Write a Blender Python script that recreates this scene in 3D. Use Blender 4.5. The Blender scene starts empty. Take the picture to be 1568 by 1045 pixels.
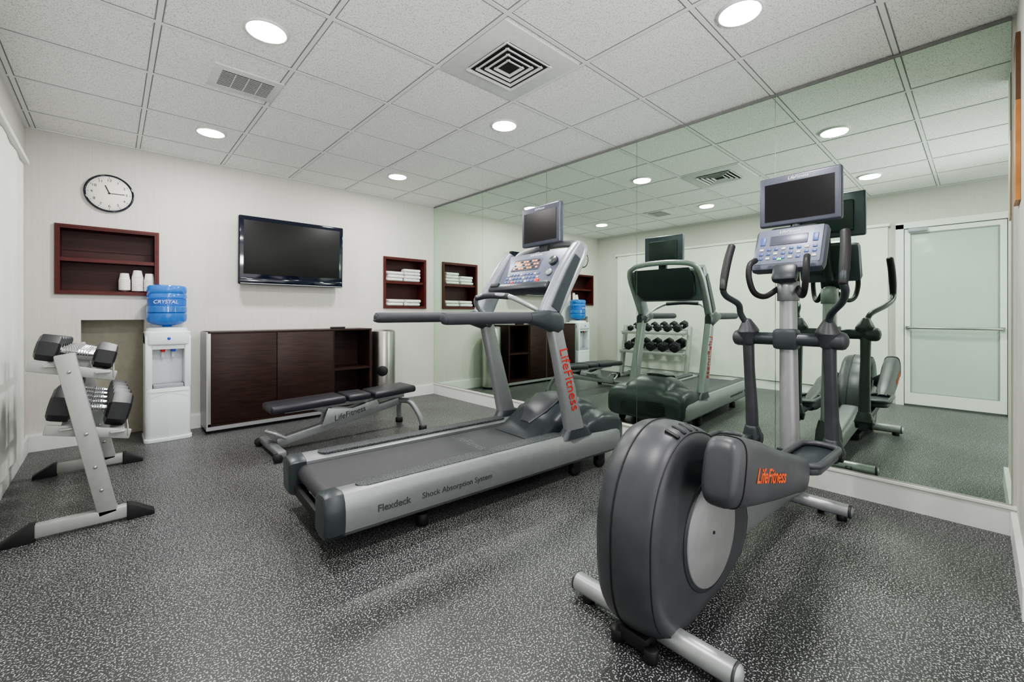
import bpy, bmesh, math, random
from mathutils import Vector, Matrix, Euler
random.seed(4)
R=math.radians
# ------------------------------------------------------------------ materials
def M(name,col,rough=.5,metal=0,var=.06,scale=30,bump=0,bscale=200,trans=0,emit=None,coat=0,spec=None,stretch=None):
    m=bpy.data.materials.new(name); m.use_nodes=True
    nt=m.node_tree; N=nt.nodes; L=nt.links
    b=N['Principled BSDF']
    b.inputs['Roughness'].default_value=rough; b.inputs['Metallic'].default_value=metal
    if spec is not None: b.inputs['Specular IOR Level'].default_value=spec
    if trans: b.inputs['Transmission Weight'].default_value=trans
    if coat: b.inputs['Coat Weight'].default_value=coat; b.inputs['Coat Roughness'].default_value=.08
    tc=N.new('ShaderNodeTexCoord'); mp=N.new('ShaderNodeMapping')
    L.new(tc.outputs['Object'],mp.inputs[0])
    if stretch: mp.inputs['Scale'].default_value=stretch
    no=N.new('ShaderNodeTexNoise'); no.inputs['Scale'].default_value=scale; no.inputs['Detail'].default_value=3
    L.new(mp.outputs[0],no.inputs['Vector'])
    rp=N.new('ShaderNodeValToRGB')
    rp.color_ramp.elements[0].position=.3; rp.color_ramp.elements[1].position=.7
    rp.color_ramp.elements[0].color=tuple(max(0,c*(1-var)) for c in col)+(1,)
    rp.color_ramp.elements[1].color=tuple(min(1,c*(1+var)) for c in col)+(1,)
    L.new(no.outputs['Fac'],rp.inputs[0]); L.new(rp.outputs[0],b.inputs['Base Color'])
    if emit:
        b.inputs['Emission Color'].default_value=tuple(emit[:3])+(1,); b.inputs['Emission Strength'].default_value=emit[3]
    if bump:
        n2=N.new('ShaderNodeTexNoise'); n2.inputs['Scale'].default_value=bscale; n2.inputs['Detail'].default_value=2
        L.new(mp.outputs[0],n2.inputs['Vector'])
        bp=N.new('ShaderNodeBump'); bp.inputs['Strength'].default_value=bump; bp.inputs['Distance'].default_value=.003
        L.new(n2.outputs['Fac'],bp.inputs['Height']); L.new(bp.outputs[0],b.inputs['Normal'])
    return m
def speck(name,base,spk,scale,thr,rough,lo=.82,hi=1.2,bump=.25,w=.05):
    m=bpy.data.materials.new(name); m.use_nodes=True
    nt=m.node_tree; N=nt.nodes; L=nt.links; b=N['Principled BSDF']; b.inputs['Roughness'].default_value=rough
    tc=N.new('ShaderNodeTexCoord')
    no=N.new('ShaderNodeTexNoise'); no.inputs['Scale'].default_value=scale; no.inputs['Detail'].default_value=1.5
    L.new(tc.outputs['Object'],no.inputs['Vector'])
    rp=N.new('ShaderNodeValToRGB'); e=rp.color_ramp.elements
    e[0].position=thr; e[1].position=thr+w; e[0].color=base+(1,); e[1].color=spk+(1,)
    L.new(no.outputs['Fac'],rp.inputs[0])
    n2=N.new('ShaderNodeTexNoise'); n2.inputs['Scale'].default_value=1.3; n2.inputs['Detail'].default_value=5
    L.new(tc.outputs['Object'],n2.inputs['Vector'])
    mr=N.new('ShaderNodeMapRange'); mr.inputs[1].default_value=.3; mr.inputs[2].default_value=.7; mr.inputs[3].default_value=lo; mr.inputs[4].default_value=hi
    L.new(n2.outputs['Fac'],mr.inputs[0])
    mx=N.new('ShaderNodeVectorMath'); mx.operation='SCALE'
    L.new(rp.outputs[0],mx.inputs[0]); L.new(mr.outputs[0],mx.inputs['Scale']); L.new(mx.outputs[0],b.inputs['Base Color'])
    bp=N.new('ShaderNodeBump'); bp.inputs['Strength'].default_value=bump; bp.inputs['Distance'].default_value=.002
    L.new(no.outputs['Fac'],bp.inputs['Height']); L.new(bp.outputs[0],b.inputs['Normal'])
    return m
m_wall=M('wallpaper',(.60,.585,.55),.8,var=.035,scale=110,bump=.3,bscale=160,stretch=(1,1,.03))
m_ceil=speck('ceiling_tile',(.90,.90,.89),(.56,.56,.55),170,.57,.9,.98,1.02,.4,.04)
m_grid=M('grid_white',(.78,.78,.78),.5,var=.02); m_gridd=M('grid_shadow_gap',(.24,.24,.24),.8)
m_floor=speck('rubber_floor',(.026,.0275,.028),(.40,.41,.40),175,.572,.40,.78,1.3,.2,.04)
m_trim=M('white_trim',(.76,.76,.745),.4,var=.02)
m_mirror=bpy.data.materials.new('mirror_glass'); m_mirror.use_nodes=True
b=m_mirror.node_tree.nodes['Principled BSDF']; b.inputs['Base Color'].default_value=(.745,.87,.76,1); b.inputs['Metallic'].default_value=1; b.inputs['Roughness'].default_value=0.0
m_silver=M('silver_paint',(.27,.28,.29),.38,.5,var=.04)
m_silverl=M('light_silver_paint',(.38,.39,.40),.36,.5,var=.04)
m_disc=M('crank_disc_silver',(.28,.28,.285),.45,.3,var=.05)
m_dark=M('charcoal_plastic',(.044,.046,.053),.38,var=.18,scale=9,bump=.08,bscale=500)
m_dark2=M('slate_plastic',(.030,.037,.042),.36,var=.08)
m_black=M('black_rubber',(.009,.009,.010),.55)
m_foam=M('foam_grip',(.036,.038,.046),.6,bump=.15,bscale=400)
m_belt=M('running_belt',(.042,.042,.048),.6,var=.1,scale=60,bump=.2,bscale=900)
m_deck=speck('deck_rubber',(.022,.025,.030),(.09,.095,.10),160,.52,.6)
m_screen=M('screen_black',(.006,.006,.007),.25,var=.02,spec=.3)
m_screenm=M('screen_matte',(.012,.012,.012),.45,var=.02,spec=.2)
m_bezel=M('bezel_slate',(.085,.09,.12),.35,.3)
m_gloss=M('gloss_black',(.004,.006,.016),.08,coat=.3)
m_cons=M('console_face',(.15,.165,.22),.4,.2)
m_consl=M('console_light',(.25,.265,.30),.4,.3)
m_btn=M('button_blue',(.05,.10,.32),.4); m_btnw=M('button_white',(.55,.55,.55),.4); m_red=M('stop_red',(.6,.02,.02),.4)
m_redtxt=M('logo_red',(.45,.02,.015),.5); m_ortxt=M('logo_orange',(.66,.09,.015),.5); m_graytxt=M('logo_gray',(.05,.05,.055),.5); m_belttxt=M('belt_logo',(.09,.09,.10),.5); m_whttxt=M('logo_white',(.7,.7,.7),.5)
m_led=M('led_orange',(.6,.2,.02),.5,emit=(1,.32,.03,1.1)); m_ledg=M('led_green',(.05,.5,.1),.5,emit=(.1,1,.3,.7))
m_cherry=M('cherry_wood',(.070,.010,.009),.4,var=.3,scale=8,stretch=(1,8,12),spec=.3)
m_cherryd=M('cherry_wood_inner',(.045,.012,.011),.45,var=.3,scale=8,stretch=(1,8,12),spec=.3)
m_walnut=M('espresso_wood',(.026,.011,.009),.42,var=.45,scale=6,stretch=(1,8,14),spec=.3)
m_steel=M('stainless',(.46,.45,.43),.30,1,var=.1,scale=20,stretch=(8,8,.3))
m_chrome=M('chrome',(.75,.75,.75),.12,1)
m_iron=M('dumbbell_rubber',(.018,.019,.022),.40,bump=.1)
m_rack=M('rack_gray',(.34,.35,.34),.42,.25,var=.04)
m_white=M('white_plastic',(.72,.75,.78),.3,var=.01)
m_grayp=M('gray_plastic',(.30,.32,.35),.4)
m_blue=M('tap_blue',(.02,.08,.6),.4)
m_bottle=M('water_bottle_blue',(.07,.30,.86),.06,var=.05,trans=.55)
m_label=M('bottle_label',(.02,.12,.50),.4)
m_towel=M('towel_cotton',(.76,.76,.74),.95,bump=.8,bscale=180)
m_cup=M('paper_cup',(.78,.77,.74),.6)
m_pad=M('black_vinyl',(.018,.018,.024),.38,bump=.1)
m_curt=M('sheer_curtain',(.73,.74,.70),.9,var=.03,scale=5)
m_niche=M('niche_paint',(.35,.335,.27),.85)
m_glass=M('door_glass',(.50,.57,.53),.08,var=.03,scale=2)
m_oak=M('oak_wood',(.42,.17,.04),.4,var=.25,scale=10,stretch=(10,1,1)); m_oakd=M('oak_dark',(.10,.04,.015),.4,var=.2)
m_lamp=M('lamp_lens',(1,1,1),.5,emit=(1,.99,.97,20))
m_vent=M('vent_white',(.66,.66,.66),.5); m_ventd=M('vent_dark',(.015,.015,.015),.8)
m_clockf=M('clock_face',(.78,.77,.70),.5,var=.01)
# ------------------------------------------------------------------ helpers
def link(ob,parent=None):
    bpy.context.scene.collection.objects.link(ob)
    if parent is not None: ob.parent=parent
    return ob
def empty(name,loc=(0,0,0),rz=0):
    e=bpy.data.objects.new(name,None); e.empty_display_size=.1; e.location=loc; e.rotation_euler=(0,0,rz); return link(e)
def fin(name,bm,mat,parent=None,ang=35):
    bmesh.ops.recalc_face_normals(bm,faces=bm.faces[:])
    me=bpy.data.meshes.new(name); bm.to_mesh(me); bm.free()
    me.materials.append(mat)
    for p in me.polygons: p.use_smooth=True
    me.set_sharp_from_angle(angle=R(ang))
    return link(bpy.data.objects.new(name,me),parent)
def addbox(bm,c,s,mtx=None):
    r=bmesh.ops.create_cube(bm,size=1)['verts']
    for v in r:
        v.co=Vector((v.co.x*s[0],v.co.y*s[1],v.co.z*s[2]))+Vector(c)
    return r
def box(name,c,s,mat,parent=None,bev=0,seg=2,rot=None,mtx=None):
    bm=bmesh.new(); r=bmesh.ops.create_cube(bm,size=1)['verts']
    for v in r: v.co=Vector((v.co.x*s[0],v.co.y*s[1],v.co.z*s[2]))
    if bev: bmesh.ops.bevel(bm,geom=bm.edges[:],offset=min(bev,min(s)*.49),segments=seg,affect='EDGES',profile=.5)
    if mtx is not None: T=mtx.to_4x4()
    elif rot: T=Euler(rot).to_matrix().to_4x4()
    else: T=Matrix.Identity(4)
    for v in bm.verts: v.co=(T@v.co)+Vector(c)
    return fin(name,bm,mat,parent)
def boxes(name,lst,mat,parent=None):
    bm=bmesh.new()
    for c,s in lst: addbox(bm,c,s)
    return fin(name,bm,mat,parent)
def B(name,x0,x1,y0,y1,z0,z1,mat,parent=None,bev=0):
    return box(name,((x0+x1)/2,(y0+y1)/2,(z0+z1)/2),(abs(x1-x0),abs(y1-y0),abs(z1-z0)),mat,parent,bev)
def beam(name,p1,p2,w,h,mat,parent=None,bev=.006,up=(0,0,1)):
    p1=Vector(p1);p2=Vector(p2);d=(p2-p1);L=d.length;d.normalize()
    s=d.cross(Vector(up))
    if s.length<1e-4: s=d.cross(Vector((0,1,0)))
    s.normalize(); u=s.cross(d)
    mt=Matrix((d,s,u)).transposed()
    return box(name,(p1+p2)/2,(L,w,h),mat,parent,bev,2,mtx=mt)
def loft(name,rings,mat,parent=None,ang=40,closed=False):
    bm=bmesh.new(); vs=[[bm.verts.new(p) for p in r] for r in rings]; n=len(vs[0])
    rng=range(len(vs)) if closed else range(len(vs)-1)
    for i in rng:
        a=vs[i];b=vs[(i+1)%len(vs)]
        for j in range(n):
            bm.faces.new((a[j],a[(j+1)%n],b[(j+1)%n],b[j]))
    if not closed:
        bm.faces.new(vs[0][::-1]); bm.faces.new(vs[-1])
    return fin(name,bm,mat,parent,ang)
def ring(c,a,b,e=2,U=(0,1,0),V=(0,0,1),n=28):
    c=Vector(c);U=Vector(U);V=Vector(V);o=[]
    for i in range(n):
        t=2*math.pi*i/n; cc=math.cos(t);ss=math.sin(t)
        o.append(c+U*(math.copysign(abs(cc)**(2/e),cc)*a)+V*(math.copysign(abs(ss)**(2/e),ss)*b))
    return o
def catm(P,n=8):
    P=[Vector(p) for p in P]; Q=[P[0]*2-P[1]]+P+[P[-1]*2-P[-2]]; out=[]
    for i in range(1,len(Q)-2):
        for k in range(n):
            t=k/n; a,b,c,d=Q[i-1],Q[i],Q[i+1],Q[i+2]
            out.append(.5*((2*b)+(c-a)*t+(2*a-5*b+4*c-d)*t*t+(3*b-a-3*c+d)*t**3))
    out.append(P[-1]); return out
def tube(name,pts,r,mat,parent=None,smooth=True,seg=16,closed=False):
    n=8 if smooth else 1
    if closed: P=[Vector(p) for p in pts]
    else: P=catm(pts,n) if smooth else [Vector(p) for p in pts]
    if isinstance(r,(list,tuple)):
        rr=[]
        for i in range(len(r)-1):
            for k in range(n): rr.append(r[i]+(r[i+1]-r[i])*k/n)
        rr.append(r[-1])
    else: rr=[r]*len(P)
    m=len(P); T=[]
    for i in range(m):
        if closed: t=P[(i+1)%m]-P[i-1]
        else: t=P[min(i+1,m-1)]-P[max(i-1,0)]
        T.append(t.normalized())
    u=T[0].orthogonal().normalized(); rings=[]
    def mk(c,u,w,r): return [c+u*(math.cos(2*math.pi*j/seg)*r)+w*(math.sin(2*math.pi*j/seg)*r) for j in range(seg)]
    for i in range(m):
        u=(u-T[i]*u.dot(T[i])).normalized(); w=T[i].cross(u)
        if i==0 and not closed:
            for a in (80,55,28): rings.append(mk(P[0]-T[0]*rr[0]*.6*math.sin(R(a)),u,w,rr[0]*max(.15,math.cos(R(a)))))
        rings.append(mk(P[i],u,w,rr[i]))
        if i==m-1 and not closed:
            for a in (28,55,80): rings.append(mk(P[i]+T[i]*rr[i]*.6*math.sin(R(a)),u,w,rr[i]*max(.15,math.cos(R(a)))))
    return loft(name,rings,mat,parent,50,closed)
def cyl(name,p1,p2,r,mat,parent=None,r2=None,seg=28,bev=.003):
    p1=Vector(p1);p2=Vector(p2); d=(p2-p1); L=d.length; d.normalize()
    r2=r if r2 is None else r2; u=d.orthogonal().normalized(); w=d.cross(u)
    def mk(t,rad): return [p1+d*t+u*(math.cos(2*math.pi*j/seg)*rad)+w*(math.sin(2*math.pi*j/seg)*rad) for j in range(seg)]
    bv=min(bev,L*.4,r*.4)
    return loft(name,[mk(0,r-bv),mk(bv,r),mk(L-bv,r2),mk(L,r2-bv)],mat,parent,50)
def lathe(name,prof,c,mat,parent=None,seg=36):
    c=Vector(c)
    return loft(name,[[c+Vector((math.cos(2*math.pi*j/seg)*max(r,.0005),math.sin(2*math.pi*j/seg)*max(r,.0005),z)) for j in range(seg)] for r,z in prof],mat,parent,40)
def prism(name,pts,plane,lo,hi,mat,parent=None,bev=0,seg=2):
    def P(a,b,t):
        return {'xz':(a,t,b),'yz':(t,a,b),'xy':(a,b,t)}[plane]
    bm=bmesh.new(); A=[bm.verts.new(P(a,b,lo)) for a,b in pts]; C=[bm.verts.new(P(a,b,hi)) for a,b in pts]; n=len(pts)
    for i in range(n): bm.faces.new((A[i],A[(i+1)%n],C[(i+1)%n],C[i]))
    bm.faces.new(A[::-1]); bm.faces.new(C)
    bmesh.ops.recalc_face_normals(bm,faces=bm.faces[:])
    if bev: bmesh.ops.bevel(bm,geom=bm.edges[:],offset=bev,segments=seg,affect='EDGES',profile=.5)
    return fin(name,bm,mat,parent)
def text(name,s,size,mat,loc,rot=None,mtx=None,parent=None,shear=0,ext=.0006,off=0):
    cu=bpy.data.curves.new(name,'FONT'); cu.body=s; cu.size=size; cu.align_x='CENTER'; cu.align_y='CENTER'; cu.extrude=ext; cu.shear=shear; cu.offset=off
    cu.materials.append(mat); o=bpy.data.objects.new(name,cu)
    if mtx is not None: o.matrix_local=mtx
    else: o.location=loc; o.rotation_euler=rot
    link(o,parent); return o
# ------------------------------------------------------------------ room
XL,XR,YB,YF,ZC=-.48,3.17,4.95,-1.6,2.49
B('floor',XL-.2,XR+.2,YF,YB+.3,-.1,0,m_floor)
B('ceiling',XL-.2,XR+.2,YF,YB+.3,ZC,ZC+.1,m_ceil)
def wallholes(name,x0,x1,z0,z1,holes,y0,y1,mat):
    xs=sorted({x0,x1}|{h[0] for h in holes}|{h[1] for h in holes}); zs=sorted({z0,z1}|{h[2] for h in holes}|{h[3] for h in holes})
    l=[]
    for i in range(len(xs)-1):
        for k in range(len(zs)-1):
            cx=(xs[i]+xs[i+1])/2; cz=(zs[k]+zs[k+1])/2
            if any(h[0]<cx<h[1] and h[2]<cz<h[3] for h in holes): continue
            l.append(((cx,(y0+y1)/2,cz),(xs[i+1]-xs[i],y1-y0,zs[k+1]-zs[k])))
    return boxes(name,l,mat)
N1=(-.315,.30,1.23,1.765); N2=(2.45,3.02,1.14,1.755); N3=(-.18,.215,0,1.01)
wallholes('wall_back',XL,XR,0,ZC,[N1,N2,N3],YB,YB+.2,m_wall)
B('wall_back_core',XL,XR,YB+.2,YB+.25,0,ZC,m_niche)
B('wall_left',XL-.12,XL,YF,YB+.25,0,ZC,m_wall)
B('wall_right',XR,XR+.12,YF,YB+.25,0,ZC,m_wall)
B('wall_front',2.3,XR,-.24,-.12,0,ZC,m_wall)
gx=[-.44,.17,.78,1.38,1.98,2.585,3.15]; gy=[1.52+.605*k for k in range(-5,6)]
boxes('ceiling_grid_gap',[((x,(YB+YF)/2,ZC-.0005),(.033,YB-YF,.0020)) for x in gx[:-1]]+[(((XL+XR)/2,y,ZC-.0005),(XR-XL,.033,.0024)) for y in gy if y<YB],m_gridd)
boxes('ceiling_grid',[((x,(YB+YF)/2,ZC-.002),(.022,YB-YF,.004)) for x in gx[:-1]]+[(((XL+XR)/2,y,ZC-.002),(XR-XL,.022,.0046)) for y in gy if y<YB]
      +[(((XL+XR)/2,YB-.01,ZC-.003),(XR-XL,.02,.006)),((XL+.01,(YB+YF)/2,ZC-.003),(.02,YB-YF,.0064))],m_grid)
boxes('baseboard_back',[(((XL+N3[0])/2,YB-.009,.06),(N3[0]-XL,.018,.12)),(((N3[1]+XR)/2,YB-.009,.06),(XR-N3[1],.018,.12)),(((XL+N3[0])/2,YB-.006,.126),(N3[0]-XL,.012,.012)),(((N3[1]+XR)/2,YB-.006,.126),(XR-N3[1],.012,.012))],m_trim)
B('baseboard_left',XL,XL+.018,.72,YB-.02,0,.12,m_trim)
boxes('baseboard_right',[((XR-.012,(YB-.12)/2,.065),(.024,YB+.12,.13)),((XR-.016,(YB-.12)/2,.135),(.032,YB+.12,.012))],m_trim)
B('baseboard_front',2.3,XR-.03,-.12,-.1,0,.12,m_trim)
mir=empty('wall_mirror')
ys=[YB-.005,3.92,2.91,1.91,.90,-.105]
for i in range(5):
    B('mirror_panel_%d'%(i+1),XR-.008,XR-.001,ys[i+1]+.0018,ys[i]-.0018,.145,ZC-.02,m_mirror,mir)
B('mirror_channel',XR-.012,XR,-.105,YB-.005,.138,.147,m_steel,mir)
B('mirror_top_channel',XR-.012,XR,-.105,YB-.005,ZC-.022,ZC-.006,m_gridd,mir)
d=empty('door_1'); x=XL
B('frame_a',x,x+.04,.60,.67,0,2.10,m_trim,d); B('frame_b',x,x+.04,-.27,-.20,0,2.10,m_trim,d); B('frame_top',x,x+.04,-.27,.67,2.05,2.12,m_trim,d)
B('leaf_stile_a',x,x+.03,.545,.594,.02,2.04,m_trim,d); B('leaf_stile_b',x,x+.03,-.194,-.145,.02,2.04,m_trim,d)
B('leaf_top',x,x+.03,-.145,.545,1.99,2.04,m_trim,d); B('leaf_bottom',x,x+.03,-.145,.545,.02,.15,m_trim,d)
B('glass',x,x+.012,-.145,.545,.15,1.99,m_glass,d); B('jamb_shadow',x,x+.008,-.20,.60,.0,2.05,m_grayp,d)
for nm,a in (('gasket_a',(.535,.545,.15,1.99)),('gasket_b',(-.145,-.135,.15,1.99)),('gasket_c',(-.135,.535,1.98,1.99)),('gasket_d',(-.135,.535,.15,.16))): B(nm,x+.01,x+.022,a[0],a[1],a[2],a[3],m_grayp,d)
tube('push_bar',[(x+.08,-.16,.90),(x+.08,.56,.90)],.012,m_steel,d,smooth=False); B('bar_bracket_a',x+.03,x+.08,.55,.58,.88,.92,m_steel,d); B('bar_bracket_b',x+.03,x+.08,-.18,-.15,.88,.92,m_steel,d)
B('closer',x+.03,x+.08,.40,.56,2.0,2.04,m_grayp,d,.005)
def curtain(name,y0,y1,z0,z1,xc):
    bm=bmesh.new(); n=260; rows=[]
    for z in (z0,z0+.5,(z0+z1)/2,z1-.3,z1):
        row=[]
        for i in range(n+1):
            y=y0+(y1-y0)*i/n; a=.007*math.sin(y*14+.8*math.sin(y*3))+.0015*math.sin(y*51+z)
            row.append(bm.verts.new((xc+a*(.5+.5*(z1-z)/(z1-z0)),y,z)))
        rows.append(row)
    for r in range(len(rows)-1):
        for i in range(n): bm.faces.new((rows[r][i],rows[r][i+1],rows[r+1][i+1],rows[r+1][i]))
    return fin(name,bm,m_curt)
c=curtain('window_curtain',.74,4.48,.13,2.10,XL+.035)
cr=empty('curtain_rod'); B('track',XL+.02,XL+.06,.72,4.52,2.10,2.135,m_trim,cr,.004)
for y in (.9,2.6,4.4): B('bracket',XL,XL+.03,y-.015,y+.015,2.10,2.13,m_trim,cr)
def cubby(h,mid):
    e=empty('recessed_shelf'); x0,x1,z0,z1=h; t=.018; y0=YB-.018; y1=YB+.17; g=.002
    B('side_a',x0+g,x0+t,y0,y1,z0+g,z1-g,m_cherry,e); B('side_b',x1-t,x1-g,y0,y1,z0+g,z1-g,m_cherry,e)
    B('top',x0+t,x1-t,y0,y1,z1-t,z1-g,m_cherry,e); B('bottom',x0+t,x1-t,y0,y1,z0+g,z0+t,m_cherry,e)
    B('back',x0+t,x1-t,y1-.01,y1,z0+t,z1-t,m_cherryd,e); B('shelf',x0+t,x1-t,YB+.0,y1-.01,mid-.015,mid+.015,m_cherry,e)
    B('back_rail',x0+t,x1-t,y1-.02,y1-.01,mid+.09,mid+.16,m_cherryd,e)
    B('lip_a',x0-.012,x0+.006,YB-.022,YB-.001,z0-.012,z1+.012,m_cherry,e); B('lip_b',x1-.006,x1+.012,YB-.022,YB-.001,z0-.012,z1+.012,m_cherry,e)
    B('lip_c',x0+.006,x1-.006,YB-.022,YB-.001,z1-.006,z1+.012,m_cherry,e); B('lip_d',x0+.006,x1-.006,YB-.022,YB-.001,z0-.012,z0+.006,m_cherry,e)
    return e
cubby(N1,1.50); cubby(N2,1.455)
def towels(x,z,n,w=.2):
    e=empty('folded_towels'); zz=z
    for k in range(n):
        h=.038+random.random()*.008
        for s in (0,1):
            xx=x+(s-.5)*w*1.02+random.uniform(-.012,.012)
            if k==n-1 and s==0 and n>2: continue
            rings=[]; ww=w*.46
            for t in (-1,-.92,-.5,0,.5,.92,1):
                f=.7 if abs(t)==1 else 1
                rings.append(ring((xx+t*ww,YB+.068+random.uniform(-.004,.004),zz+h/2),.065*f,h*.5*f,3,n=20))
            loft('towel_%d_%d'%(k,s),rings,m_towel,e)
        zz+=h*.97
towels(2.735,1.471,4,.24); towels(2.735,1.159,2,.24)
def cups(x,y,z,h):
    e=empty('paper_cup_stack',(x,y,z)); pr=[(.0,0),(.028,0)]
    pr+= [(.0285,.002)]
    b0=.055; pr+=[(.037,b0)]
    for i in range(int((h-b0)/.012)): pr+=[(.040,b0+i*.012),(.040,b0+i*.012+.004),(.037,b0+i*.012+.006)]
    pr+=[(.0,h)]
    pr=[(r,h-zz) for r,zz in pr][::-1]
    lathe('cups',pr,(0,0,0),m_cup,e)
cups(.085,YB+.06,1.2495,.16); cups(.17,YB+.06,1.2495,.19); cups(.25,YB+.05,1.2495,.165)
ck=empty('wall_clock',(-.01,YB-.001,2.065))
cyl('face',(0,-.001,0),(0,-.02,0),.145,m_clockf,ck,seg=48)
tube('rim',[(.148*math.cos(2*math.pi*i/64),-.018,.148*math.sin(2*math.pi*i/64)) for i in range(64)],.008,m_gloss,ck,closed=True)
for i in range(60):
    a=2*math.pi*i/60; L=.012 if i%5==0 else .006
    box('tick',(.130*math.sin(a),-.0215,.130*math.cos(a)),(.003 if i%5==0 else .0015,.001,L),m_black,ck,rot=(0,a,0))
for i in range(1,13):
    a=2*math.pi*i/12; text('numeral',str(i),.030,m_black,(.107*math.sin(a),-.0215,.107*math.cos(a)),(R(90),0,0),parent=ck)
for a,L,w in ((R(-22),.075,.007),(R(88),.105,.005)):
    box('hand',(L*.42*math.sin(a),-.024,L*.42*math.cos(a)),(w,.0015,L),m_black,ck,rot=(0,a,0))
cyl('hub',(0,-.02,0),(0,-.027,0),.007,m_black,ck)
tv=empty('wall_television',(1.392,4.82,1.68)); tv.rotation_euler=(R(2),0,0)
box('body',(0,.015,0),(1.0,.06,.665),m_gloss,tv,.014,3)
box('screen',(0,-.0165,.03),(.915,.004,.52),m_screenm,tv,.001)
box('lower_lip',(0,-.018,-.292),(.98,.012,.05),m_gloss,tv,.005)
box('trim_strip',(0,-.02,-.322),(.97,.01,.008),m_silverl,tv,.002)
box('mount_plate',(0,.055,0),(.4,.02,.3),m_black,tv); box('mount_arm',(0,.09,0),(.2,.07,.16),m_black,tv)
for i,(lx,ly) in enumerate([(x,y) for x in (.575,2.18) for y in (.77,2.44,4.10)]+[(1.2,-.9)]):  # last entry is an unseen extra lamp, added behind the camera
    e=empty('ceiling_downlight',(lx,ly,ZC))
    cyl('lens',(0,0,-.014),(0,0,-.001),.084,m_lamp,e,seg=48)
    tube('trim_ring',[(.093*math.cos(2*math.pi*k/48),.093*math.sin(2*math.pi*k/48),-.005) for k in range(48)],.008,m_vent,e,closed=True,seg=8)
    ld=bpy.data.lights.new('downlight_lamp','AREA'); ld.shape='DISK'; ld.size=.165; ld.energy=12; ld.color=(1,.98,.955)
    lo=bpy.data.objects.new('lamp',ld); lo.location=(0,0,-.018); link(lo,e)
e=empty('ceiling_air_diffuser',(1.68,1.84,ZC)); 
box('plate',(0,0,-.004),(.57,.57,.008),m_vent,e,.002)
box('dark_core',(0,0,-.0095),(.34,.34,.003),m_ventd,e)
for k,s in enumerate((.35,.275,.20,.125)):
    z=-.016; w=.016
    for sx,sy,dx,dy in ((0,1,s,w),(0,-1,s,w),(1,0,w,s),(-1,0,w,s)):
        box('louver',(sx*(s/2-w/2),sy*(s/2-w/2),z),(dx,dy,.006),m_vent,e,rot=((R(25)*-sy),(R(25)*sx),0))
e=empty('ceiling_return_grille',(.612,3.09,ZC))
box('plate',(0,0,-.005),(.36,.31,.010),m_vent,e,.003); box('dark_core',(0,0,-.0115),(.27,.20,.003),m_ventd,e)
for k in range(12): box('fin',(0,-.0935+.017*k,-.0135),(.27,.005,.002),m_vent,e)
for k in range(3): box('bar',(-.0675+.0675*k,0,-.0135),(.005,.20,.003),m_vent,e)
e=empty('framed_notice_board'); B('board',2.85,3.02,-.119,-.105,1.55,1.98,m_oak,e); B('board_upper',2.85,3.02,-.119,-.105,1.98,2.27,m_oakd,e)
# ------------------------------------------------------------------ storage cabinet
c=empty('storage_cabinet'); y0,y1=4.60,4.925
B('left_panel',.62,.645,y0,y1,.05,.90,m_steel,c); B('metal_edge_top',.62,2.13,y0-.004,y1,.885,.90,m_walnut,c)
B('bottom',.62,2.13,y0,y1,.05,.085,m_walnut,c); B('bottom_trim',.61,2.14,y0-.012,y0+.004,.03,.062,m_silverl,c)
B('kick',.65,2.10,y0+.03,y1,0,.05,m_black,c)
B('back',.645,2.11,y1-.01,y1,.085,.885,m_walnut,c); B('right_panel',2.105,2.13,y0,y1,.085,.885,m_walnut,c); B('divider',1.70,1.722,y0,y1-.01,.085,.885,m_walnut,c)
B('door_a',.648,1.168,y0-.012,y0+.008,.088,.882,m_walnut,c,.002); B('door_b',1.173,1.70,y0-.012,y0+.008,.088,.882,m_walnut,c,.002)
B('shelf',1.722,2.105,y0+.01,y1-.01,.46,.482,m_walnut,c); B('left_end_strip',.612,.622,y0-.006,y1,.03,.90,m_silverl,c)
e=empty('remote_control'); box('body',(1.80,4.72,.911),(.15,.045,.02),m_black,e,.006); box('keys',(1.80,4.72,.922),(.11,.03,.003),m_grayp,e)
t=empty('stainless_trash_can',(2.335,4.74,0))
lathe('body',[(0,0),(.135,0),(.14,.01),(.14,.03)],(0,0,0),m_black,t); lathe('shell',[(.0,.03),(.138,.03),(.138,.84),(.134,.86),(.11,.875),(0,.88)],(0,0,0),m_steel,t)
cyl('flap',(-.055,-.11,.41),(-.08,-.135,.41),.058,m_black,t)
# ------------------------------------------------------------------ water dispenser
w=empty('water_dispenser',(.355,4.76,0))
def rprof(hw,yf,yb,cv=.03,n=6,rr=.04):
    pts=[(hw,yb),(-hw,yb)]
    for k in range(n+1):
        a=R(180+90*k/n); pts.append((-hw+rr+rr*math.cos(a),yf+rr+rr*math.sin(a)))
    pts.append((0,yf-cv*.3))
    for k in range(n+1):
        a=R(270+90*k/n); pts.append((hw-rr+rr*math.cos(a),yf+rr+rr*math.sin(a)))
    return pts
prism('base_body',rprof(.152,-.155,.15),'xy',0,.44,m_white,w,.004)
prism('foot_flare',rprof(.16,-.165,.155),'xy',0,.03,m_white,w,.004)
prism('back_body',[(-.152,-.02),(.152,-.02),(.152,.15),(-.152,.15)],'xy',.44,.90,m_white,w,.004)
B('cheek_a',-.152,-.105,-.145,-.02,.44,.88,m_white,w,.01); B('cheek_b',.105,.152,-.145,-.02,.44,.88,m_white,w,.01)
prism('head',rprof(.152,-.155,.15),'xy',.80,.915,m_white,w,.012,3)
B('bay_top',-.105,.105,-.14,-.02,.765,.80,m_white,w); box('drip_tray',(0,-.085,.455),(.2,.12,.03),m_grayp,w,.004)
lathe('collar',[(0,.915),(.145,.915),(.14,.94),(.09,.95),(0,.95)],(0,0,0),m_white,w)
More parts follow.
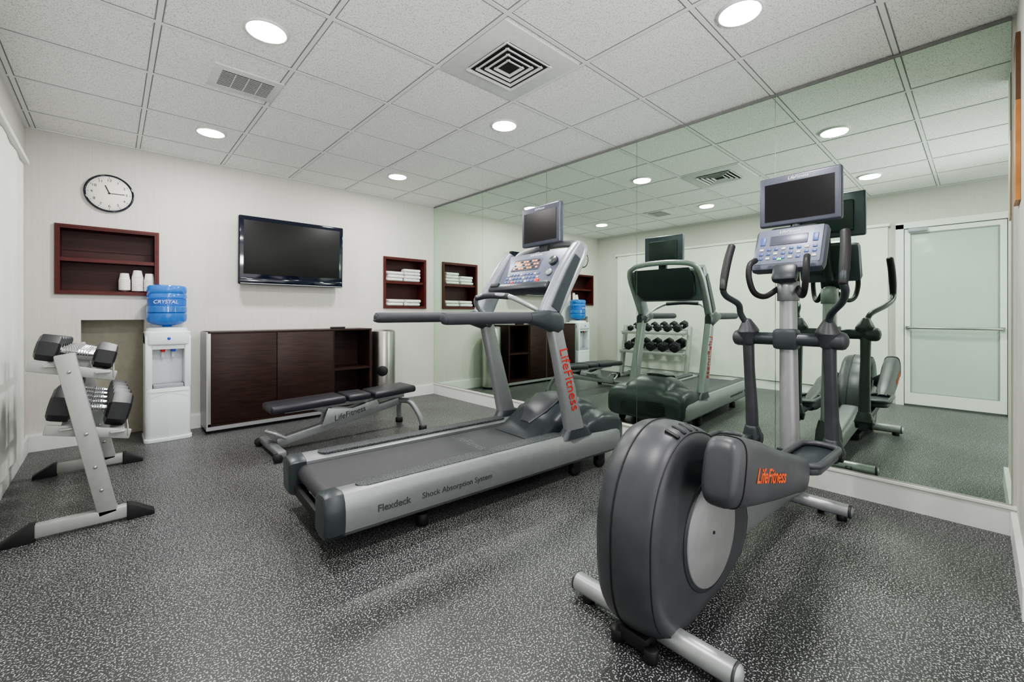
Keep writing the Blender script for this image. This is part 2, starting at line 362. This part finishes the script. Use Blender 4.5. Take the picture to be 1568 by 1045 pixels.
for sx,mm in ((-.035,m_red),(.035,m_blue)):
    cyl('tap',(sx,-.02,.745),(sx,-.07,.735),.014,m_white,w); cyl('tap_spout',(sx,-.068,.745),(sx,-.068,.69),.011,m_white,w); box('tap_lever',(sx,-.085,.757),(.028,.07,.028),mm,w,.004)
box('door_line',(0,-.166,.41),(.27,.002,.003),m_grayp,w); cyl('badge',(0,-.160,.855),(0,-.168,.855),.012,m_blue,w)
pr=[(.0,.945),(.03,.945),(.035,.96),(.10,.972),(.132,.995),(.138,1.02),(.138,1.06),(.130,1.068),(.138,1.076),(.138,1.12),(.131,1.128),(.131,1.19),(.138,1.198),(.138,1.225),(.130,1.235),(.138,1.245),(.138,1.285),(.128,1.30),(.10,1.308),(0,1.30)]
lathe('bottle',pr,(0,0,0),m_bottle,w)
lathe('label',[(.1325,1.13),(.1335,1.131),(.1335,1.188),(.1325,1.189)],(0,0,0),m_label,w); text('label_text','CRYSTAL',.04,m_whttxt,(-.02,-.136,1.16),(R(90),0,R(-8)),parent=w,shear=.2)
# ------------------------------------------------------------------ dumbbell rack
r=empty('dumbbell_rack')
tiers=((-.12,.775),(-.065,.465))
for y,nm in ((3.0,'near'),(4.12,'far')):
    beam('foot_'+nm,(-.27,y,.045),(.07,y,.045),.05,.06,m_rack,r)
    prism('cap_in_'+nm,[(-.37,0),(-.26,0),(-.26,.08),(-.28,.08),(-.37,.02)],'xz',y-.03,y+.03,m_black,r,.003)
    prism('cap_out_'+nm,[(.17,0),(.06,0),(.06,.08),(.08,.08),(.17,.02)],'xz',y-.03,y+.03,m_black,r,.003)
    beam('upright_'+nm,(-.01,y,.05),(-.165,y,.865),.05,.075,m_rack,r,up=(1,0,0))
    for (X,Z) in tiers:
        beam('tray_arm_'+nm,(X-.17,y+(.035 if y<3.5 else -.035),Z+.04),(X+.14,y+(.035 if y<3.5 else -.035),Z-.035),.02,.05,m_rack,r)
    for Z in (.3,.18,.47,.78): cyl('bolt_'+nm,(-.01-.19*(Z-.05),y-.025,Z),(-.01-.19*(Z-.05),y-.032,Z),.008,m_steel,r,seg=10)
for (X,Z) in tiers:
    for s in (-.09,.09):
        beam('tray_rail',(X+s,3.0,Z-s*.25+.012),(X+s,4.12,Z-s*.25+.012),.06,.012,m_rack,r)
    beam('tray_lip',(X+.13,3.02,Z-.018),(X+.13,4.10,Z-.018),.006,.045,m_rack,r)
def dumbbell(x,y,z,hr,hl,gap):
    e=empty('dumbbell',(x,y,z)); e.rotation_euler=(0,R(14),0)
    for s in (-1,1):
        rs=[]
        for t,f in ((0,.72),(.12,.98),(.25,1),(.75,1),(.9,.97),(1,.75)):
            xx=s*(gap/2+hl*t); rs.append([Vector((xx,hr*f*math.cos(R(60*k+30)),hr*f*math.sin(R(60*k+30)))) for k in range(6)])
        loft('head_%s'%('a' if s<0 else 'b'),rs,m_iron,e,20)
        cyl('plate_%s'%('a' if s<0 else 'b'),(s*(gap/2+hl),0,0),(s*(gap/2+hl+.002),0,0),hr*.40,m_iron,e)
    tube('handle',[(-gap/2-.01,0,0),(-gap/4,0,0),(0,0,0),(gap/4,0,0),(gap/2+.01,0,0)],[.012,.014,.017,.014,.012],m_chrome,e)
    for k in range(9): 
        xx=-gap*.32+gap*.64*k/8; cyl('knurl_%d'%k,(xx-.002,0,0),(xx+.002,0,0),.0172,m_grayp,e,bev=.0005,seg=16)
for k in range(6): dumbbell(-.125,3.13+.165*k,.866-.004*k,.066-.003*k,.085-.005*k,.125)
for k in range(5): dumbbell(-.075,3.15+.2*k,.577-.003*k,.088-.003*k,.095-.003*k,.12)
# ------------------------------------------------------------------ weight bench
b=empty('weight_bench'); Y=3.66; q=-.02
box('back_pad',(1.14,Y,.37+q),(.56,.28,.06),m_pad,b,.022,4,rot=(0,R(-1.5),0))
box('mid_pad',(1.535,Y,.38+q),(.20,.27,.055),m_pad,b,.02,4); box('seat_pad',(1.86,Y,.385+q),(.40,.29,.06),m_pad,b,.022,4,rot=(0,R(-3),0))
B('pad_frame',.98,2.0,Y-.03,Y+.03,.29,.325,m_silverl,b,.006)
beam('main_rail',(.93,Y,.07),(1.95,Y,.26),.06,.07,m_silver,b,.012)
beam('rear_foot',(.90,Y-.27,.05),(.90,Y+.27,.05),.06,.05,m_silver,b,.012)
for s in (-1,1):
    cyl('rear_wheel',(.87,Y+s*.24,.03),(.87,Y+s*.29,.03),.03,m_black,b)
    tube('front_leg',[(1.96,Y,.26),(2.02,Y+s*.10,.25),(2.06,Y+s*.19,.14),(2.08,Y+s*.22,.04)],.024,m_silver,b); cyl('front_foot',(2.08,Y+s*.22,0),(2.08,Y+s*.22,.045),.035,m_black,b)
beam('brace',(1.2,Y,.31),(1.55,Y,.17),.04,.05,m_silver,b,.008); beam('brace_b',(1.72,Y,.31),(1.45,Y,.17),.04,.04,m_silverl,b,.008)
for s in (-1,1): prism('ladder_plate',[(1.25,.15),(1.75,.25),(1.72,.31),(1.5,.26),(1.3,.29)],'xz',Y+s*.045-.004,Y+s*.045+.004,m_silverl,b,.002)
text('logo','LifeFitness',.065,m_graytxt,(1.48,Y-.052,.22),(R(90),R(-11),0),parent=b,shear=.2)
tube('handle',[(.98,Y-.06,.11),(.90,Y-.06,.16),(.86,Y,.17),(.90,Y+.06,.16),(.98,Y+.06,.11)],.012,m_silverl,b)
def cardio_tv(p,x,z,y=0):
    box('tv_body',(x+.022,y,z),(.045,.395,.285),m_bezel,p,.012,3); box('tv_screen',(x-.001,y,z-.006),(.003,.335,.215),m_screen,p)
    box('tv_bulge',(x+.055,y,z-.01),(.03,.28,.20),m_dark2,p,.012)
    text('tv_logo','LifeFitness',.024,m_whttxt,(x-.0015,y,z+.119),(R(90),0,R(-90)),parent=p,shear=.2)
# ------------------------------------------------------------------ treadmill
t=empty('treadmill',(.71,2.235,0),R(-3.5))
for s in (-1,1):
    nm='r' if s<0 else 'l'
    prof=[(.235,.10),(.235,.262),(.25,.272),(.34,.285),(.365,.278),(.385,.25),(.393,.21),(.393,.16),(.385,.12),(.36,.095),(.30,.09)]
    rings=[]
    for xx,f in ((.035,1),(1.87,1),(1.93,.97),(1.965,.88),(1.98,.7)):
        rings.append([Vector((xx,s*(.31+(a-.31)*(f if a>.31 else 1)),.19+(z-.19)*f)) for a,z in prof])
    loft('side_rail_'+nm,rings,m_silver,t,30)
    def rp(xx,f): return [Vector((xx,s*(.31+(a-.31)*(f*1.02)),.187+(z-.187)*f*1.03)) for a,z in prof]
    loft('end_cap_'+nm,[rp(-.035,.8),rp(-.028,.92),rp(-.01,1),rp(.045,1.01),rp(.05,.99)],m_dark2,t,30)
    pts=[]
    for k in range(13): a=R(90+180*k/12); pts.append((.17+.045*math.cos(a),s*.30+.045*math.sin(a)))
    for k in range(13): a=R(-90+180*k/12); pts.append((1.40+.045*math.cos(a),s*.30+.045*math.sin(a)))
    prism('foot_strip_'+nm,pts,'xy',.268,.287,m_deck,t,.002)
    cyl('foot_'+nm,(.46,s*.30,0),(.46,s*.30,.06),.03,m_black,t); cyl('foot_stem_'+nm,(.46,s*.30,.05),(.46,s*.30,.12),.012,m_black,t)
    for xx in (1.55,1.80): cyl('wheel_'+nm,(xx,s*.33-.02,.04),(xx,s*.33+.02,.04),.04,m_black,t); box('wheel_fork_'+nm,(xx,s*.33,.075),(.07,.05,.05),m_black,t,.008)
    def rec(x,z,a,bb=.034,y=.355): return ring((x,s*y,z),a,bb,5,U=(1,0,.2),V=(0,1,0),n=24)
    loft('upright_'+nm,[rec(1.53,.24,.085),rec(1.52,.30,.07),rec(1.46,.52,.060),rec(1.39,.78,.052),rec(1.33,1.0,.047),rec(1.315,1.07,.046)],m_silver,t,40)
    loft('upright_boot_'+nm,[ring((1.535,s*.345,.262),.14,.05,4,U=(1,0,0),V=(0,1,0)),ring((1.535,s*.345,.29),.115,.048,4,U=(1,0,0),V=(0,1,0)),ring((1.528,s*.35,.32),.085,.042,4,U=(1,0,0),V=(0,1,0))],m_dark2,t)
    path=[(1.27,1.0,.075),(1.31,1.09,.075),(1.37,1.20,.07),(1.44,1.32,.066),(1.51,1.43,.055),(1.56,1.51,.035)]
    rs=[]
    for i,(x,z,a) in enumerate(path): rs.append(ring((x,s*.352,z),a,.040,3.2,U=Vector((.86,0,-.5)),V=(0,1,0),n=24))
    loft('console_arm_'+nm,rs,m_consl,t,45)
    loft('arm_insert_'+nm,[ring((x,s*.394,z),a*.55,.004,3,U=Vector((.86,0,-.5)),V=(0,1,0),n=20) for x,z,a in path[1:5]],m_dark2,t,45)
    loft('grip_shroud_'+nm,[ring((1.12,s*.36,1.035),.036,.034,2.2,n=24),ring((1.18,s*.36,1.03),.044,.045,2.4,n=24),ring((1.26,s*.36,1.025),.048,.066,2.6,n=24),ring((1.34,s*.36,1.01),.048,.075,2.6,n=24),ring((1.39,s*.36,1.0),.03,.05,2.6,n=24)],m_dark2,t)
    x0=.55 if s<0 else .49
    tube('grip_'+nm,[(x0,s*.36,1.035),(x0+.04,s*.36,1.037),(.85,s*.36,1.037),(1.14,s*.36,1.037)],[.030,.034,.034,.034],m_foam,t)
cyl('rear_roller',(.045,-.235,.205),(.045,.235,.205),.042,m_belt,t)
B('rear_cross',-.012,.03,-.235,.235,.10,.15,m_black,t,.006)
B('belt',.045,1.45,-.228,.228,.235,.247,m_belt,t); B('deck_board',.06,1.4,-.225,.225,.17,.232,m_black,t)
B('belt_return',.045,1.4,-.225,.225,.158,.166,m_belt,t)
text('belt_text','LifeFitness',.09,m_belttxt,(.95,.0,.2475),(0,0,R(-90)),parent=t,ext=.0003)
def hr(x,w,zt,zb=.12,e=5): return ring((x,0,(zt+zb)/2),w,(zt-zb)/2,e,n=36)
loft('motor_hood',[hr(1.27,.225,.252),hr(1.36,.225,.275,e=4),hr(1.47,.228,.36,e=3.6),hr(1.58,.23,.435,e=3.4),hr(1.68,.235,.465,e=3.4),hr(1.80,.24,.46,e=3.6),hr(1.92,.24,.42,e=4),hr(2.0,.235,.34,e=4),hr(2.03,.22,.25,e=4)],m_dark2,t,50)
loft('front_cover',[hr(1.62,.36,.30,.28,6),hr(1.66,.375,.35,.20,6),hr(1.80,.38,.385,.15,6),hr(1.95,.38,.37,.10,6),hr(2.01,.37,.32,.10,6),hr(2.03,.34,.25,.10,6)],m_dark2,t,50)
for k in range(5): box('hood_vent',(2.026,-.12,.17+.022*k),(.012,.16,.008),m_black,t)
loft('hood_crest',[ring((1.40,0,.31),.05,.01,2,n=20),ring((1.50,0,.385),.11,.02,2,n=20),ring((1.62,0,.46),.13,.02,2,n=20),ring((1.74,0,.472),.10,.01,2,n=20)],m_dark,t)
Cc=Vector((1.455,0,1.365)); U=Vector((0,-1,0)); V=Vector((.50,0,.866)); Nn=Vector((-.866,0,.50))
def CP(a,b_,c_=0): return Cc+U*a+V*b_+Nn*c_
mtc=Matrix((U,V,Nn)).transposed()
def cbox(name,a,b_,c_,s,mat,p=t,bev=.003): return box(name,CP(a,b_,c_),s,mat,p,bev,mtx=mtc)
cbox('console_body',0,0,-.035,(.66,.34,.07),m_consl,bev=.03); cbox('console_face',0,.01,.002,(.60,.28,.01),m_cons,bev=.004)
cbox('console_shelf',0,-.165,.02,(.62,.06,.09),m_dark2,bev=.018)
cbox('led_window',-.06,.05,.008,(.30,.10,.004),m_bezel)
for i in range(9):
    for j in range(3): cbox('led',-.18+.03*i,.02+.028*j,.0105,(.02,.010,.002),m_screenm if (i+j)%3==1 else m_led,bev=0)
for i in range(10):
    for j in range(3):
        cbox('button',-.21+.036*i,-.035-.03*j,.009,(.022,.015,.004),m_btnw if (i*3+j)%4==0 else m_btn,bev=.002)
cyl('speed_knob',CP(.22,.05,.005),CP(.22,.05,.03),.035,m_dark2,t); cyl('vent_knob',CP(.22,-.04,.005),CP(.22,-.04,.02),.026,m_consl,t); cyl('stop_button',CP(.13,-.10,.005),CP(.13,-.10,.02),.018,m_red,t)
cbox('cup_holder_rim',-.24,-.15,.065,(.09,.03,.012),m_black); cbox('lower_red',-.06,-.135,.06,(.03,.015,.004),m_red,bev=.001)
mt4=mtc.to_4x4(); mt4.translation=CP(0,.128,.0078); text('console_logo','LifeFitness',.03,m_whttxt,None,mtx=mt4,parent=t,shear=.2)
tube('hoop',[(1.36,-.36,1.07),(1.47,-.365,1.25),(1.60,-.36,1.45),(1.645,-.30,1.53),(1.66,-.15,1.555),(1.66,0,1.56),(1.66,.15,1.555),(1.645,.30,1.53),(1.60,.36,1.45),(1.47,.365,1.25),(1.36,.36,1.07)],.026,m_silverl,t)
loft('console_back',[ring((1.50,0,1.20),.25,.02,4,U=(0,1,0),V=(1,0,0)),ring((1.54,0,1.26),.30,.05,4,U=(0,1,0),V=(1,0,0)),ring((1.60,0,1.42),.31,.045,4,U=(0,1,0),V=(1,0,0)),ring((1.64,0,1.50),.28,.02,4,U=(0,1,0),V=(1,0,0))],m_dark2,t)
tube('sensor_bar',[(1.33,-.33,1.04),(1.20,-.28,1.11),(1.12,-.17,1.17),(1.10,0,1.18),(1.12,.17,1.17),(1.20,.28,1.11),(1.33,.33,1.04)],.016,m_silverl,t)
tube('sensor_grip',[(1.12,-.17,1.17),(1.10,0,1.18),(1.12,.17,1.17)],.020,m_foam,t)
B('tv_post',1.575,1.61,-.04,.04,1.45,1.72,m_dark2,t,.006)
cardio_tv(t,1.545,1.695)
text('upright_logo','LifeFitness',.100,m_redtxt,(1.435,-.391,.65),(R(90),R(74),0),parent=t,shear=.15)
text('rail_text','Flexdeck',.045,m_graytxt,(.27,-.3945,.185),(R(90),0,0),parent=t,off=.0006)
text('rail_text_b','Shock Absorption System',.040,m_graytxt,(.62,-.3945,.185),(R(90),0,0),parent=t)
# ------------------------------------------------------------------ elliptical
e=empty('elliptical_trainer',(1.26,.74,0),R(-1.5))
tube('rear_stabilizer',[(0.03,-.275,.05),(0.03,.29,.05)],.034,m_silverl,e,smooth=False,seg=24)
for s in (-1,1):
    cyl('rear_foot',(.03,s*.24,0),(.03,s*.24,.03),.025,m_black,e)
    cyl('rear_end',(.03,s*(.273 if s<0 else .288),.05),(.03,s*(.283 if s<0 else .30),.05),.035,m_dark,e)
cx,cz=.125,.362; out=[]
for k in range(0,49):
    a=R(50+(285-50)*k/48); ca=math.cos(a); sa=math.sin(a)
    p=3.1 if (ca<0 and sa<0) else 2
    if p!=2: ca2=-abs(ca)**(2/p); sa2=-abs(sa)**(2/p)
    else: ca2,sa2=ca,sa
    out.append((cx+(.262 if ca<0 else .33)*ca2,cz+.332*sa2))
out+=[(.36,.05),(.46,.08),(.56,.12),(.61,.17),(.63,.24),(.61,.32),(.565,.42),(.50,.51),(.42,.58)]
def hring(y,f): return [Vector((.20+(x-.20)*f,y,.35+(z-.35)*f)) for x,z in out]
loft('drive_housing',[hring(y,f) for y,f in ((-.108,.80),(-.105,.88),(-.095,.935),(-.075,.97),(-.045,.99),(0,1),(.045,.99),(.075,.97),(.095,.935),(.105,.88),(.108,.80))],m_dark,e,60)
tube('housing_seam',hring(.028,.9965),.0028,m_black,e,closed=True,seg=8)
tube('side_groove',[p for p in hring(-.0965,.93)],.0022,m_black,e,closed=True,seg=8)
B('frame_under',-.06,.50,-.05,.05,.01,.06,m_black,e,.01)
for s in (-1,1): cyl('level_foot',(-.05,s*.06,0),(-.05,s*.06,.04),.022,m_black,e)
for s in (-1,1):
    cyl('disc_rim',(.25,s*.104,.315),(.25,s*.113,.315),.195,m_dark2,e,seg=56); cyl('crank_disc',(.25,s*.108,.315),(.25,s*.118,.315),.180,m_disc,e,seg=56)
    cyl('screw',(.25,s*.118,.315),(.25,s*.122,.315),.006,m_black,e,seg=10)
    cyl('crank_axle',(.24,s*.11,.46),(.24,s*.20,.53),.04,m_dark2,e)
for k in range(4):
    xx=.06+.042*k; zz=cz+.332*math.sqrt(max(0,1-((xx-cx)/.33)**2))
    box('vent_slot',(xx,-.070,.35+(zz-.35)*.968-.0025),(.014,.048,.010),m_black,e,.002,rot=(R(20),R(12*k-8),0))
for xx,zz in ((-.02,.50),(.08,.10)): cyl('housing_screw',(xx,-.092,zz),(xx,-.106,zz),.008,m_black,e,seg=10)
VV=(.24,0,.97)
def shroud(y,pts,nm):
    loft('pedal_link_'+nm,[ring((x,y,z),a,h,3.6,V=VV,n=36) for x,z,a,h in pts],m_dark,e,60)
shroud(-.222,[(.035,.60,.034,.062),(.042,.60,.046,.086),(.06,.597,.052,.100),(.16,.575,.055,.105),(.28,.545,.056,.100),(.42,.505,.053,.088),(.60,.462,.050,.076),(.75,.425,.046,.068),(.82,.408,.03,.05)],'r')
tube('link_seam',[p for p in ring((.10,-.222,.589),.0545,.1035,3.6,V=VV,n=36)],.0022,m_black,e,closed=True,seg=8)
shroud(.205,[(.15,.42,.035,.05),(.17,.42,.05,.075),(.25,.415,.062,.098),(.40,.40,.066,.10),(.56,.38,.06,.085),(.76,.36,.055,.075),(.92,.345,.048,.06),(1.0,.34,.03,.05)],'l')
text('link_logo','LifeFitness',.064,m_ortxt,(.31,-.2785,.535),(R(90),R(14),0),parent=e,shear=.25,off=.0008)
for s,px,pz in ((-1,.97,.42),(1,1.04,.37)):
    nm='r' if s<0 else 'l'
    pts=[]
    for k in range(9): a=R(90+180*k/8); pts.append((px-.12+.06*math.cos(a),s*.21+.075*math.sin(a)))
    for k in range(9): a=R(-90+180*k/8); pts.append((px+.15+.06*math.cos(a),s*.21+.075*math.sin(a)))
    prism('pedal_'+nm,pts,'xy',pz-.01,pz+.018,m_dark2,e,.004)
    tube('pedal_rim_'+nm,[Vector((a,b_,pz+.03)) for a,b_ in pts],.014,m_dark,e,closed=True,seg=10)
    beam('link_bar_'+nm,(px-.20,s*.20,pz-.03),(1.46,s*.19,.35),.035,.05,m_dark2,e,.008)
    tube('swing_arm_'+nm,[(1.455,s*.19,.37),(1.44,s*.19,.55),(1.41,s*.19,.75),(1.395,s*.19,.92)],[.034,.031,.028,.030],m_dark,e)
    tube('arm_boot_'+nm,[(1.475,s*.19,.31),(1.46,s*.19,.35),(1.45,s*.19,.41)],[.03,.055,.038],m_dark2,e)
    cyl('arm_joint_'+nm,(1.46,s*.145,.345),(1.46,s*.235,.345),.038,m_black,e)
    tube('knuckle_'+nm,[(1.39,s*.185,.90),(1.385,s*.187,.965),(1.375,s*.19,1.02)],[.035,.056,.026],m_dark,e)
    ky=.305 if s<0 else .24; kx=0 if s<0 else .075
    tube('moving_handle_'+nm,[(1.375,s*.19,1.0),(1.34,s*.21,1.06),(1.23+kx,s*(ky-.03),1.115),(1.14+kx,s*ky,1.16),(1.105+kx,s*ky,1.21),(1.14+kx,s*ky,1.31),(1.19+kx,s*(ky-.01),1.43)],.0165,m_dark2,e)
    tube('moving_grip_'+nm,[(1.103+kx,s*ky,1.195),(1.125+kx,s*ky,1.27),(1.16+kx,s*(ky-.003),1.36),(1.192+kx,s*(ky-.01),1.435)],[.018,.021,.021,.020],m_black,e)
    tube('fixed_handle_'+nm,[(1.42,s*.045,1.20),(1.34,s*.085,1.155),(1.27,s*.115,1.175),(1.24,s*.13,1.25),(1.25,s*.13,1.32),(1.30,s*.12,1.35)],.015,m_black,e)
cyl('pivot_bar',(1.395,-.235,.925),(1.395,.235,.925),.034,m_dark2,e)
for s in (-1,1): tube('pivot_hub',[(1.395,s*.20,.925),(1.395,s*.245,.925)],.045,m_dark,e,smooth=False)
B('pivot_block',1.355,1.44,-.06,.06,.87,.98,m_dark2,e,.02)
loft('base_beam',[ring((.5,0,.23),.075,.095,4),ring((1.0,0,.19),.065,.075,4),ring((1.52,0,.14),.055,.06,4)],m_silver,e)
tube('front_stabilizer',[(1.50,-.25,.055),(1.50,.29,.055)],.033,m_silverl,e,smooth=False,seg=24)
for s in (-1,1):
    yy=.248 if s<0 else .288
    cyl('front_end',(1.50,s*yy,.055),(1.50,s*(yy+.014),.055),.034,m_dark,e); cyl('front_foot',(1.50,s*.22,0),(1.50,s*.22,.03),.022,m_black,e); cyl('front_wheel',(1.55,s*.12-.015,.035),(1.55,s*.12+.015,.035),.035,m_black,e)
tube('mast',[(1.46,0,.15),(1.445,0,.5),(1.43,0,.9),(1.425,0,1.23)],[.05,.046,.042,.040],m_silverl,e,seg=24)
loft('mast_boot',[ring((1.46,0,.19),.075,.10,3,V=(1,0,0)),ring((1.46,0,.26),.07,.085,3,V=(1,0,0)),ring((1.455,0,.33),.056,.06,3,V=(1,0,0))],m_dark2,e)
cyl('mast_collar',(1.425,0,1.13),(1.425,0,1.235),.052,m_silver,e)
Cc=Vector((1.42,0,1.42)); V=Vector((.42,0,.907)); Nn=Vector((-.907,0,.42)); mtc=Matrix((U,V,Nn)).transposed()
def ebox(name,a,b_,c_,s,mat,bev=.003): return cbox(name,a,b_,c_,s,mat,e,bev)
ebox('console_body',0,0,-.03,(.35,.27,.07),m_bezel,.03); ebox('console_face',0,.01,.004,(.31,.22,.006),m_cons)
ebox('console_display',0,.045,.008,(.18,.06,.004),m_bezel)
for i in range(8):
    for j in range(3): ebox('button',-.125+.036*i,-.01-.028*j,.009,(.02,.014,.004),m_btnw if (i+j)%3==0 else m_btn)
for i in (0,1): ebox('button_side',-.125+.25*i,.045,.009,(.025,.05,.004),m_btn)
ebox('green_led',-.03,-.075,.0115,(.02,.01,.002),m_ledg,0)
cyl('stop_button',CP(.10,-.085,.005),CP(.10,-.085,.014),.012,m_red,e)
mt4=mtc.to_4x4(); mt4.translation=CP(0,.098,.0078); text('console_logo','LifeFitness',.024,m_whttxt,None,mtx=mt4,parent=e,shear=.2)
ebox('console_neck',0,-.15,-.02,(.12,.10,.06),m_dark2,.02)
tube('console_spine',[(1.45,0,1.30),(1.53,0,1.42),(1.575,0,1.56),(1.58,0,1.68)],.03,m_dark2,e)
box('console_rear',(1.50,0,1.44),(.08,.24,.22),m_dark2,e,.025,3,rot=(0,R(25),0))
cardio_tv(e,1.54,1.705,-.015)
# ------------------------------------------------------------------ camera, world
cd=bpy.data.cameras.new('camera'); cam=bpy.data.objects.new('camera',cd); link(cam)
cam.location=(0,0,1.06); cam.rotation_euler=(R(90),0,R(-42.8)); cd.sensor_width=36; cd.lens=663/1568*36; cd.shift_y=-41.5/1568; cd.clip_start=.02
bpy.context.scene.camera=cam
sp=bpy.data.lights.new('ceiling_fill_spot','SPOT'); sp.energy=140; sp.spot_size=R(75); sp.spot_blend=1; sp.shadow_soft_size=.25  # added fill spot behind the camera, brightens the ceiling; not a room fixture
so=bpy.data.objects.new('ceiling_fill_spot',sp); link(so); so.location=(.5,-1.3,1.3)
so.rotation_euler=(Vector((1.5,1.9,2.6))-Vector(so.location)).to_track_quat('-Z','Y').to_euler()
wd=bpy.data.worlds.new('world'); bpy.context.scene.world=wd; wd.use_nodes=True
wd.node_tree.nodes['Background'].inputs[0].default_value=(1,.99,.98,1); wd.node_tree.nodes['Background'].inputs[1].default_value=1.3
vs=bpy.context.scene.view_settings
vs.view_transform='AgX'; vs.look='AgX - Medium High Contrast'; vs.exposure=.85
